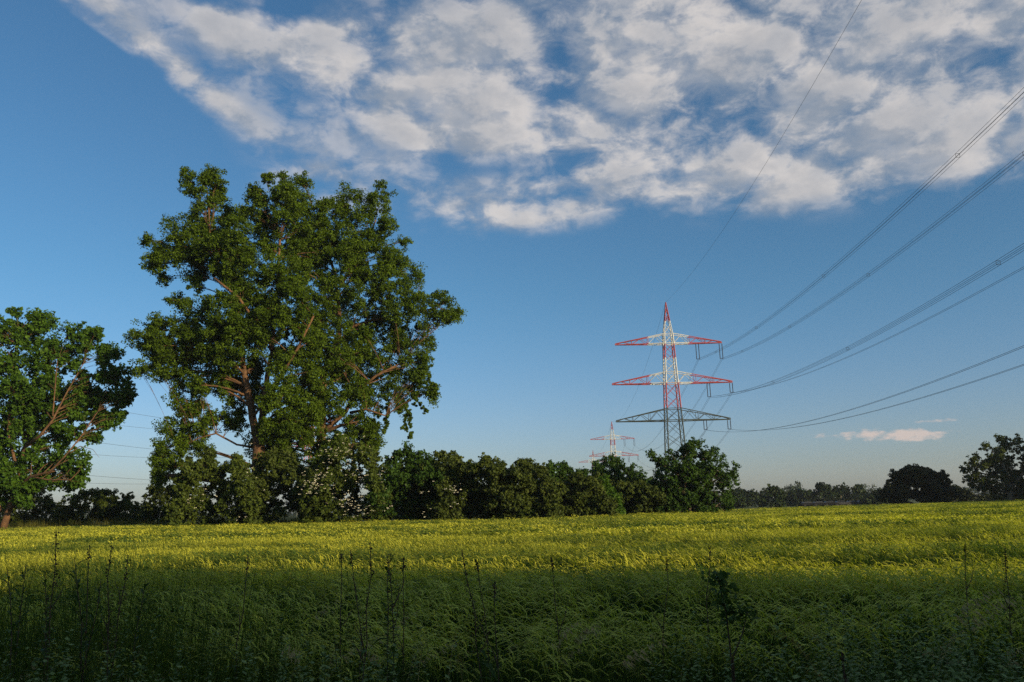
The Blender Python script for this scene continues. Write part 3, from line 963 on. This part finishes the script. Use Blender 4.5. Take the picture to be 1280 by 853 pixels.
def SHADE_WHERE(i, x, y):
    if i < 11: return '%s from the viewer in the low front row right behind the camera' % ORD[i]
    if i < 15: return '%s from the viewer in the taller row behind the low one' % ORD[i - 11]
    if i < 20: return '%s one leftwards of the tall trees added behind the camera to block skylight' % ORD[i - 15]
    return '%s nearest the viewer in the group right of the see-through tree' % ORD[i - 20]


for i, (x, y, h, r_) in enumerate(SHADE):
    rs_ = np.random.default_rng(900 + i)
    root = empty('shade_tree', (x, y, 0))
    tag(root, 'dense tree, ' + SHADE_WHERE(i, x, y), 'tree', 'roadside trees outside the picture')
    tb = MB(); tb.tube([(0, 0, 0), (.1, 0, h * .3), (0, .1, h * .75)], [.35, .28, .1], 8); tb.build('trunk', M['bark_grey'], root)
    k = 90
    u = rs_.normal(0, 1, (k, 3)); u /= np.linalg.norm(u, axis=1)[:, None]
    C = u * (rs_.uniform(.25, 1, k) ** .7)[:, None] * (r_, r_, h * .46) + (0, 0, h * .53)
    V, tint = leaf_cloud(C, np.full(k, 1.7), 9000, .55, seed=910 + i)
    V[:, :, 2] = np.maximum(V[:, :, 2], .05)
    link('crown', quads_mesh('crown', V, tint, M['bush_green']), (), root)

# ------------------------------------------------------------------ pylons
mt, nb, o = mat_base('pylon_paint')
tcn = nb.node('ShaderNodeTexCoord')
sp = nb.node('ShaderNodeSeparateXYZ'); nb.put(sp.inputs[0], tcn.outputs['Object'])
ax, z = nb.m('ABSOLUTE', sp.outputs[0]), sp.outputs[2]


def step(v, e):
    return nb.m('GREATER_THAN', v, e)


def rangeq(v, a_, b_):
    return nb.m('MULTIPLY', step(v, a_), nb.m('LESS_THAN', v, b_))


body_white = nb.m('MAXIMUM', rangeq(z, 36.9, 44.6), rangeq(z, 48.8, 56.0))
arm = step(ax, 2.6)
inner = nb.m('LESS_THAN', ax, nb.m('MULTIPLY_ADD', rangeq(z, 30, 45), .0, 6.15))
white = nb.m('ADD', nb.m('MULTIPLY', nb.m('SUBTRACT', 1, arm), body_white), nb.m('MULTIPLY', arm, inner), clamp=True)
n_ = nb.noise(tcn.outputs['Object'], 3, 5)
redc = nb.mix(n_, (.26, .035, .04), (.35, .065, .062))
whc = nb.mix(n_, (.42, .41, .39), (.62, .60, .56))
grc = nb.mix(n_, (.032, .040, .034), (.055, .066, .056))
c = nb.mix(white, redc, whc)
c = nb.mix(nb.m('LESS_THAN', z, 29.45), c, grc)
b = nb.node('ShaderNodeBsdfPrincipled'); nb.put(b.inputs['Base Color'], c); b.inputs['Roughness'].default_value = .6
nb.nt.links.new(b.outputs[0], o.inputs[0])
M['pylon'] = mt
M['insulator'] = plain('insulator_glaze', (.035, .028, .03), (.02, .016, .02), 5, .35, spec=.5)
M['cable'] = plain('weathered_cable', (.05, .055, .065), (.035, .038, .045), 5, .6, metal=0)

ARMS = [  # height of lower chord, height where the top chord meets the body, left tip, right tip
    (25.8, 29.3, 17.0, 17.0), (36.9, 40.3, 17.6, 18.4), (49.0, 52.0, 16.1, 16.1)]
INS = [(2, 8.7, 5.0), (2, 15.8, 5.0), (1, 11.2, 4.4), (1, 18.0, 3.2), (0, 9.4, 3.0), (0, 16.5, 3.0)]


def half_w(z):
    if z > 52: return 1.25 * max(0.02, (62 - z) / 10)
    if z > 25.8: return 1.25 + (52 - z) / 26.2 * .95
    if z > 10: return 2.2 + (25.8 - z) / 15.8 * .55
    return 2.75 + (10 - z) / 10 * 1.5


def object_coord_bar(a, b, w, name, parent):
    mbx = MB(); mbx.bar(a, b, w)
    return mbx.build(name, M['pylon'], parent)


def make_pylon(label, loc, rz, detail=True, thick=1.0, insulators=True):
    root = empty('pylon', loc, rz)
    tag(root, label, 'pylon', 'lattice pylons')
    lv = [0, 5, 10, 14.2, 18.0, 21.6, 25.8, 29.3, 33.0, 36.9, 40.3, 43.3, 46.2, 49.0, 52.0, 55.0, 58.0, 60.0]
    for sx in (-1, 1):
        for sy in (-1, 1):
            mbx = MB()
            zs = [0, 10, 25.8, 52, 62]
            for za, zb in zip(zs[:-1], zs[1:]):
                mbx.bar((sx * half_w(za), sy * half_w(za), za), (sx * half_w(zb), sy * half_w(zb), zb), .30 * thick if za < 52 else .20 * thick)
            mbx.build('leg', M['pylon'], root)
    joined = MB()

    def brace(a_, b_, w, par=root, jm=None):
        if detail: object_coord_bar(a_, b_, w, 'brace', par)
        else: (jm or joined).bar(a_, b_, w)
    for za, zb in zip(lv[:-1], lv[1:]):
        wa, wb = half_w(za), half_w(zb)
        # two X faces seen front and back, two seen from the side
        for s_ in (-1, 1):
            brace((-wa, s_ * wa, za), (wb, s_ * wb, zb), .105 * thick); brace((wa, s_ * wa, za), (-wb, s_ * wb, zb), .105 * thick)
            brace((s_ * wa, -wa, za), (s_ * wb, wb, zb), .105 * thick); brace((s_ * wa, wa, za), (s_ * wb, -wb, zb), .105 * thick)
    if not detail: joined.build('bracing', M['pylon'], root)
    for zl, zt, tl, tr in ARMS:
        am = MB(); wl, wt_ = half_w(zl), half_w(zt)
        sides = []
        for sg, tip in ((-1, tl), (1, tr)):
            for s_ in (-1, 1):
                am.bar((sg * wl, s_ * wl, zl), (sg * tip, s_ * .12, zl), .24 * thick)
                am.bar((sg * wt_, s_ * wt_, zt), (sg * tip, s_ * .12, zl + .35), .20 * thick)
            am.bar((sg * tip, -.2, zl + .1), (sg * tip, .2, zl + .1), .3 * thick)
        for s_ in (-1, 1):
            am.bar((-wl, s_ * wl, zl), (wl, s_ * wl, zl), .2 * thick); am.bar((-wt_, s_ * wt_, zt), (wt_, s_ * wt_, zt), .16 * thick)
        ao = am.build('crossarm', M['pylon'], root)
        jm = MB()
        for sg, tip in ((-1, tl), (1, tr)):
            k = 6
            for i in range(k):
                t0, t1 = i / k, (i + 1) / k
                def low_(t, s_): return (sg * (wl + (tip - wl) * t), s_ * (wl + (.12 - wl) * t), zl)
                def top_(t, s_): return (sg * (wt_ + (tip - wt_) * t), s_ * (wt_ + (.12 - wt_) * t), zt + (zl + .35 - zt) * t)
                for s_ in (-1, 1):
                    if i % 2 == 0: brace(low_(t0, s_), top_(t1, s_), .11 * thick, ao, jm)
                    else: brace(top_(t0, s_), low_(t1, s_), .11 * thick, ao, jm)
                    if i in (2, 4): brace(low_(t0, s_), top_(t0, s_), .11 * thick, ao, jm)
                brace(low_(t0, -1), low_(t1, 1), .10 * thick, ao, jm)
        if not detail: jm.build('bracing', M['pylon'], ao)
    if insulators:
        for ai, xo, ln in INS:
            zt = ARMS[ai][0]
            for dx_ in (-.42, .42):
                im = MB()
                im.tube([(xo + dx_, 0, zt), (xo + dx_, 0, zt - .3)], .05, 6)
                zs = np.linspace(zt - .3, zt - ln + .2, int(ln * 6)); rr = [(.15 if j % 2 else .08) * thick for j in range(len(zs))]
                im.tube([(xo + dx_, 0, q) for q in zs], rr, 7)
                im.build('insulator', M['insulator'], root)
            im = MB(); im.bar((xo - .55, 0, zt - ln + .15), (xo + .55, 0, zt - ln + .15), .12 * thick); im.build('yoke', M['insulator'], root)
    return root


def T_at(ax_, ay_):
    d = ray(ax_, ay_)
    q = EYE + d * ((62 - 1.65) / d[2]); q[2] = 0
    return q


T1 = T_at(832, 378); T2 = T_at(764.5, 527); T3 = T_at(741, 563)
T0 = np.array([31.0, -70.0, 7.5])
make_pylon('tall red and white lattice pylon with dark green lower part behind the spreading tree', T1, R(1), True, 1.0)
make_pylon('second smaller red and white pylon whose upper half rises behind the domed bush', T2, R(1), True, 1.0)
make_pylon('farthest and faintest red and white pylon just left of the second one', T3, R(1), False, 1.1)
make_pylon('red and white pylon behind the viewer carrying the near end of the wires', T0, R(1), False, 1.0)


def span(name, label, A, B, sag, group, n_wires=1, rad=.018, gap=.4, spacers=0, k=60):
    A, B = np.asarray(A, float), np.asarray(B, float)
    root = empty(name, A)
    tag(root, label, 'power line', group)
    offs = {1: [(0, 0)], 2: [(-gap / 2, 0), (gap / 2, 0)], 4: [(-gap / 2, -gap / 2), (gap / 2, -gap / 2), (-gap / 2, gap / 2), (gap / 2, gap / 2)]}[n_wires]
    side = np.cross(B - A, (0, 0, 1.)); side /= np.linalg.norm(side)

    def pt(t):
        q = A + (B - A) * t; q[2] -= 4 * sag * t * (1 - t); return q
    for ox, oz in offs:
        w = MB(); w.tube([pt(t) + side * ox + np.array([0, 0, oz]) - A for t in np.linspace(0, 1, k)], rad, 4)
        w.build('wire', M['cable'], root)
    for i in range(spacers):
        t = (i + .6) / spacers
        s_ = MB(); q = pt(t) - A; g2 = gap / 2
        cs = [q + side * a_ * g2 + np.array([0, 0, b_ * g2]) for a_, b_ in ((-1, -1), (1, -1), (1, 1), (-1, 1))]
        for j in range(4): s_.bar(cs[j], cs[(j + 1) % 4], .035)
        s_.build('spacer', M['cable'], root)
    return root


WN = {(2, 8.7): 'inner end of the top crossarm', (2, 15.8): 'tip of the top crossarm', (1, 11.2): 'inner end of the middle crossarm', (1, 18.0): 'tip of the middle crossarm', (0, 9.4): 'inner end of the lowest crossarm', (0, 16.5): 'tip of the lowest crossarm'}
for ai, xo, ln in INS:
    h = ARMS[ai][0] - ln
    quad = (ai, xo) in ((2, 8.7), (2, 15.8), (1, 11.2))
    sg = {(1, 11.2): 11.3, (0, 9.4): 11.5}.get((ai, xo), 10.9)
    span('conductor', '%s coming forward from the %s of the big pylon' % ('four wires' if quad else 'twin wires', WN[(ai, xo)]),
         T1 + (xo, 0, h), T0 + (xo, 0, h), sg, 'wires from the big pylon towards the viewer', 4 if quad else 2, .021, .42 if quad else .38, 7 if quad else 0, 90)
    span('conductor', 'wires running back from the %s of the big pylon' % WN[(ai, xo)],
         T1 + (xo, 0, h), T2 + (xo, 0, h), 13, 'wires between the big and the second pylon', 2, .034, .4)
    span('conductor', 'faint wire running back from the %s of the second pylon' % WN[(ai, xo)],
         T2 + (xo, 0, h), T3 + (xo, 0, h), 13, 'wires between the second and the farthest pylon', 1, .05, .4)
span('earth_wire', 'single wire rising steeply to the picture top from the tip of the big pylon', T1 + (0, 0, 62), T0 + (0, 0, 62), 11.3, None, 1, .022, k=90)
span('earth_wire', 'single thin wire dropping left from the tip of the big pylon to the second', T1 + (0, 0, 62), T2 + (0, 0, 62), 11, None, 1, .03)
span('earth_wire', 'single faint wire from the tip of the second pylon to the farthest', T2 + (0, 0, 62), T3 + (0, 0, 62), 11, None, 1, .04)

# the other line, whose wires show between the ash and the poplars
LA = ground(-330, 190) ; LB = ground(385, 430)
dirl = (LB - LA) / np.linalg.norm(LB - LA); ang = math.atan2(dirl[1], dirl[0]) - math.pi / 2
make_pylon('pylon of the second power line outside the left edge', LA, ang, False, 1.0, False)
make_pylon('distant pylon of the second power line hidden behind the poplars', LB, ang, False, 1.2, False)
sidev = np.array([math.cos(ang), math.sin(ang), 0])
for ai, xo, nm_ in ((2, -15.8, 'uppermost wire on the far side'), (2, 15.8, 'uppermost wire on the near side'), (1, -18, 'middle wire on the far side'), (1, 17, 'middle wire on the near side'), (0, -16.5, 'lowest wire on the far side'), (0, 16.5, 'lowest wire on the near side')):
    h = ARMS[ai][0] - 3
    span('conductor', '%s of the faint line between the ash and the poplars' % nm_, LA + sidev * xo + (0, 0, h), LB + sidev * xo + (0, 0, h), 8, 'wires of the line behind the ash and poplars', 1, .045)

# ------------------------------------------------------------------ parked cars, far right beyond the field
M['car_dark'] = plain('dark_car_paint', (.010, .010, .012), (.008, .008, .010), 2, .8, spec=.05)
M['car_silver'] = plain('silver_car_paint', (.04, .04, .045), (.03, .03, .035), 2, .6, spec=.1)
M['glass'] = plain('car_glass', (.012, .014, .016), (.01, .012, .015), 2, .3, spec=.2)
M['tyre'] = plain('tyre_rubber', (.02, .02, .02), None, 5, .9)


def make_car(label, loc, rz, paint):
    root = empty('parked_car', loc, rz)
    tag(root, label, 'car', 'cars parked in a row beyond the field')
    prof = [(-2.15, .35), (-2.2, .72), (-2.05, .95), (-1.55, 1.0), (1.1, .98), (1.95, .82), (2.18, .6), (2.15, .35)]
    b_ = MB(); n_ = len(prof)
    for s_ in (-1, 1): pass
    vs = [(x, -.86, z_) for x, z_ in prof] + [(x, .86, z_) for x, z_ in prof]
    b_.add(vs, [tuple(range(n_))[::-1], tuple(range(n_, 2 * n_))] + [(i, (i + 1) % n_, n_ + (i + 1) % n_, n_ + i) for i in range(n_)])
    ob = b_.build('body', paint, root)
    ob.modifiers.new('bevel', 'BEVEL').width = .07
    g_ = MB(); pr = [(-1.75, .99), (-1.25, 1.38), (.35, 1.40), (1.05, .985)]; n_ = 4
    vs = [(x, -.72 if z_ > 1.1 else -.82, z_) for x, z_ in pr] + [(x, .72 if z_ > 1.1 else .82, z_) for x, z_ in pr]
    g_.add(vs, [tuple(range(n_))[::-1], tuple(range(n_, 2 * n_))] + [(i, (i + 1) % n_, n_ + (i + 1) % n_, n_ + i) for i in range(n_)])
    g_.build('window', M['glass'], root)
    r_ = MB(); r_.box((-.45, 0, 1.43), (1.75, 1.40, .05)); rb = r_.build('roof', paint, root); rb.modifiers.new('bevel', 'BEVEL').width = .02
    for x in (-1.35, 1.4):
        for s_ in (-1, 1):
            w_ = MB(); w_.tube([(x, s_ * .70, .32), (x, s_ * .885, .32)], .32, 14); w_.build('wheel', M['tyre'], root)
    return root


for i, cx in enumerate((1010, 1024, 1038, 1052, 1066, 1079, 1092, 1105, 1208, 1222)):
    light = i in (3, 5, 8)
    where = ['leftmost', 'second from the left', 'third from the left', 'fourth from the left', 'fifth from the left', 'sixth from the left', 'seventh from the left', 'last before the round dark bush', 'first right of the round dark bush', 'in front of the right hand tree'][i]
    q = ground(cx, 232 if i < 8 else 215)
    make_car('%s parked car, %s in the row beyond the field' % ('silver' if light else 'dark', where), q, rng.normal(R(0), .05), M['car_silver'] if light else M['car_dark'])
# pale stubble strip behind the crop left of the cars
M['stubble'] = plain('pale_stubble', (.17, .16, .08), (.12, .12, .06), .3, .95)
sm = MB()
qs = [ground(870, 170), ground(1015, 170), ground(1015, 200), ground(870, 200)]
sm.add([(q[0], q[1], .006) for q in qs], [(0, 1, 2, 3)])
tag(sm.build('stubble_strip', M['stubble']), kind='structure')

# ------------------------------------------------------------------ single weeds that stand up against the crop
M['weed_stem'] = plain('weed_stem', (.10, .06, .035), (.06, .04, .025), 20, .8)
M['weed_head'] = leaf_material('weed_seed_head', (.045, .030, .020), (.09, .055, .035), .15)
M['weed_leaf'] = leaf_material('weed_leaf', (.040, .075, .020), (.080, .125, .035), .3)


def make_weed(name, label, tx, ty, Y, kind, bend=0.0, seed=0, group=None, bx=None):
    rs = np.random.default_rng(seed)
    top = at(tx, ty, Y)
    base = np.array([top[0] + (bx if bx is not None else rs.normal(0, .06)), Y, 0.])
    root = empty(name, base); tag(root, label, 'weed', group)
    H = top[2]
    wob_ = rs.normal(0, .03)
    pts = []
    for t in np.linspace(0, 1, 9):
        q = (top - base) * np.array([t ** 1.5, 0, 0]) + np.array([(bend + wob_) * math.sin(t * 3.1) + rs.normal(0, .006), rs.normal(0, .006), H * t]); pts.append(q)
    st = MB(); st.tube(pts, np.linspace(.0055, .002, 9), 5); st.build('stem', M['weed_stem'], root)
    pts = np.array(pts)

    def along(t):
        i = min(int(t * 8), 7); f = t * 8 - i; return pts[i] * (1 - f) + pts[i + 1] * f
    if kind in ('dock', 'seed'):
        V, T = [], []
        n_ = 110 if kind == 'dock' else 34
        for _ in range(n_):
            t = rs.uniform(.62, 1.0) if kind == 'dock' else rs.uniform(.94, 1.0)
            sp_ = (.030 * (1 - t) / .4 + .012) if kind == 'dock' else .014
            c_ = along(t) + rs.normal(0, sp_ * .45, 3); w_ = rs.uniform(.003, .008)
            a_ = rs.normal(0, 1, 3); a_ /= np.linalg.norm(a_); b_ = np.cross(a_, rs.normal(0, 1, 3)); b_ /= np.linalg.norm(b_)
            V.append([c_ - a_ * w_, c_ - b_ * w_, c_ + a_ * w_, c_ + b_ * w_]); T.append(rs.uniform())
        tag(link('seed_head', quads_mesh('seed_head', np.array(V), np.array(T), M['weed_head']), (), root), kind='stuff')
        for _ in range(3 if kind == 'dock' else 1):     # side branches
            t0 = rs.uniform(.55, .8); a_ = along(t0); e_ = a_ + np.array([rs.choice((-1, 1)) * rs.uniform(.03, .09), rs.normal(0, .02), rs.uniform(.1, .2)])
            sb = MB(); sb.tube([a_, (a_ + e_) / 2 + np.array([.01, 0, 0]), e_], [.003, .0025, .0015], 4); sb.build('side_stem', M['weed_stem'], root)
    nleaf = {'dock': 6, 'seed': 5, 'leafy': 46, 'sapling': 0}[kind]
    for k in range(nleaf):
        t = (.30 + .68 * k / nleaf) if kind == 'leafy' else rs.uniform(.25, .6)
        p0 = along(t); th = k * 2.4 + rs.uniform(-.4, .4)
        L_ = (rs.uniform(.045, .09) if kind == 'leafy' else rs.uniform(.08, .16)); W = L_ * (.13 if kind == 'leafy' else .12)
        d = np.array([math.cos(th), math.sin(th), 0]); s_ = np.array([-math.sin(th), math.cos(th), 0])
        upz = rs.uniform(.5, 1.3)
        p1 = p0 + d * L_ * .5 + (0, 0, L_ * .5 * upz); p2 = p0 + d * L_ + (0, 0, L_ * (.8 * upz - .3))
        lm = MB(); lm.add([p0, p1 + s_ * W, p2, p1 - s_ * W, p1 - np.array([0, 0, W * .5])], [(0, 1, 4), (1, 2, 4), (2, 3, 4), (3, 0, 4)])
        lm.build('leaf', M['weed_leaf'], root)
    return root


WG = 'dry weed stalks on the verge'
weeds = [
    ('dock_weed', 'tall brown dock stalk with branching seed head, tallest at the left', 72, 664, 4.3, 'dock', .03),
    ('dry_weed', 'thin stalk with a single dark head right of the tall brown dock', 112, 681, 5.0, 'seed', 0),
    ('dock_weed', 'brown dock stalk with hooked top in the left third', 138, 682, 4.6, 'dock', .02),
    ('dry_weed', 'short brown stalk between the hooked dock and the dark bent one', 161, 694, 5.0, 'dock', -.02),
    ('dry_weed', 'dark slanting stalk standing alone against the yellow crop', 311, 697, 5.3, 'seed', .01),
    ('dry_weed', 'thin upright stalk left of the thick group in the middle left', 428, 692, 5.2, 'seed', 0),
    ('dry_weed', 'upright stalk at the left side of the thick group', 439, 688, 5.2, 'seed', .01),
    ('dock_weed', 'dark stalk with dense top in the thick group of stalks', 462, 678, 4.7, 'dock', 0),
    ('dock_weed', 'branched dark stalk at the right side of the thick group', 484, 695, 4.9, 'dock', .02),
    ('dry_weed', 'leaning stalk right of the thick group', 505, 698, 5.1, 'seed', -.02),
    ('dock_weed', 'slender dark stalk rising into the yellow crop left of the picture centre', 577, 688, 4.9, 'dock', .01),
    ('dry_weed', 'thin stalk with small knot just right of the slender dark stalk', 596, 700, 5.2, 'seed', 0),
    ('dry_weed', 'straight stalk ending in a round dark bud near the picture centre', 619, 728, 4.6, 'seed', 0),
    ('dry_weed', 'short dark stalk with a black curled head near the field centre', 689, 697, 5.4, 'seed', .02),
    ('dry_weed', 'short dark stalk tipped against the yellow crop above the sapling', 887, 683, 5.6, 'seed', .01),
    ('dry_weed', 'leaning dark stalk between centre and sapling', 832, 698, 5.4, 'seed', -.03),
    ('dry_weed', 'thin dark stalk in the right part of the yellow crop', 1206, 680, 5.6, 'seed', 0),
    ('dry_weed', 'pair forming stalk close to the right edge of the picture', 1257, 684, 5.5, 'dock', .01),
    ('dock_weed', 'pale brown plume at the bottom right of the centre', 1050, 815, 3.3, 'dock', .01),
]
for i, (nm, lab, tx, ty, Y, kd, bd) in enumerate(weeds):
    make_weed(nm, lab, tx, ty, Y, kd, bd, 600 + i, WG)
LG = 'leafy upright weeds at the left'
for i, (lab, tx, ty, Y) in enumerate([('dark leafy mugwort with spread top leaves next to the tall dock', 93, 698, 4.7), ('dark leafy weed at the far left edge', 8, 712, 4.6), ('dark leafy weed second from the left edge', 32, 706, 4.9),
                                  ('dark leafy weed just left of the tall brown dock', 55, 716, 4.8), ('leafy weed below the hooked dock', 128, 724, 4.7), ('leafy weed between the dock group and the shaded crop', 182, 726, 5.0),
                                  ('green leafy weed in the thick group of stalks', 488, 690, 5.2)]):
    make_weed('leafy_weed', lab, tx, ty, Y, 'leafy', .01, 650 + i, LG)
# the little sapling on the right of centre
root = empty('sapling', at(915, 635, 4.6) * (1, 1, 0)); tag(root, 'dark little sapling with two crossing stems right of centre', 'sapling')
base = at(915, 635, 4.6) * (1, 1, 0)
rs = np.random.default_rng(5)
for tip, low_p in (((897, 718), (914, 822)), ((935, 762), (916, 822))):
    a_ = at(low_p[0], low_p[1], 4.6) - base; a0 = np.array([a_[0], 0, 0]); e_ = at(tip[0], tip[1], 4.6) - base
    st = MB(); st.tube([a0, a_, (a_ + e_) / 2 + np.array([.012, 0, 0]), e_], [.006, .005, .004, .002], 5); st.build('stem', M['weed_stem'], root)
V, T = [], []
for _ in range(210):
    t = rs.uniform(.0, 1)
    q = at(897 + (911 - 897) * t ** .8 + rs.normal(0, 8 - 3 * t), 716 + 62 * t, 4.6) - base if rs.uniform() < .75 else at(932 + rs.normal(0, 8), 765 + rs.normal(0, 8), 4.6) - base
    q[1] += rs.normal(0, .035)
    L_ = rs.uniform(.014, .026); a_ = rs.normal(0, 1, 3); a_ /= np.linalg.norm(a_); b_ = np.cross(a_, rs.normal(0, 1, 3)); b_ /= np.linalg.norm(b_)
    V.append([q - a_ * L_, q - b_ * L_ * .6, q + a_ * L_, q + b_ * L_ * .6]); T.append(rs.uniform())
tag(link('foliage', quads_mesh('foliage', np.array(V), np.array(T), M['weed_leaf']), (), root), kind='stuff')

# ------------------------------------------------------------------ air
hz = MB(); hz.box((0, 900, 34), (3600, 2400, 78))
mt, nb, o = mat_base('evening_haze')
pv = nb.node('ShaderNodeVolumePrincipled')
pv.inputs['Color'].default_value = (.80, .88, 1, 1)
pv.inputs['Density'].default_value = .00013
pv.inputs['Anisotropy'].default_value = .2
nb.nt.links.new(pv.outputs[0], o.inputs['Volume'])
USE_HAZE = True
if USE_HAZE:
    tag(hz.build('haze', mt), 'faint bluish evening haze over the fields', 'haze', kind='stuff')
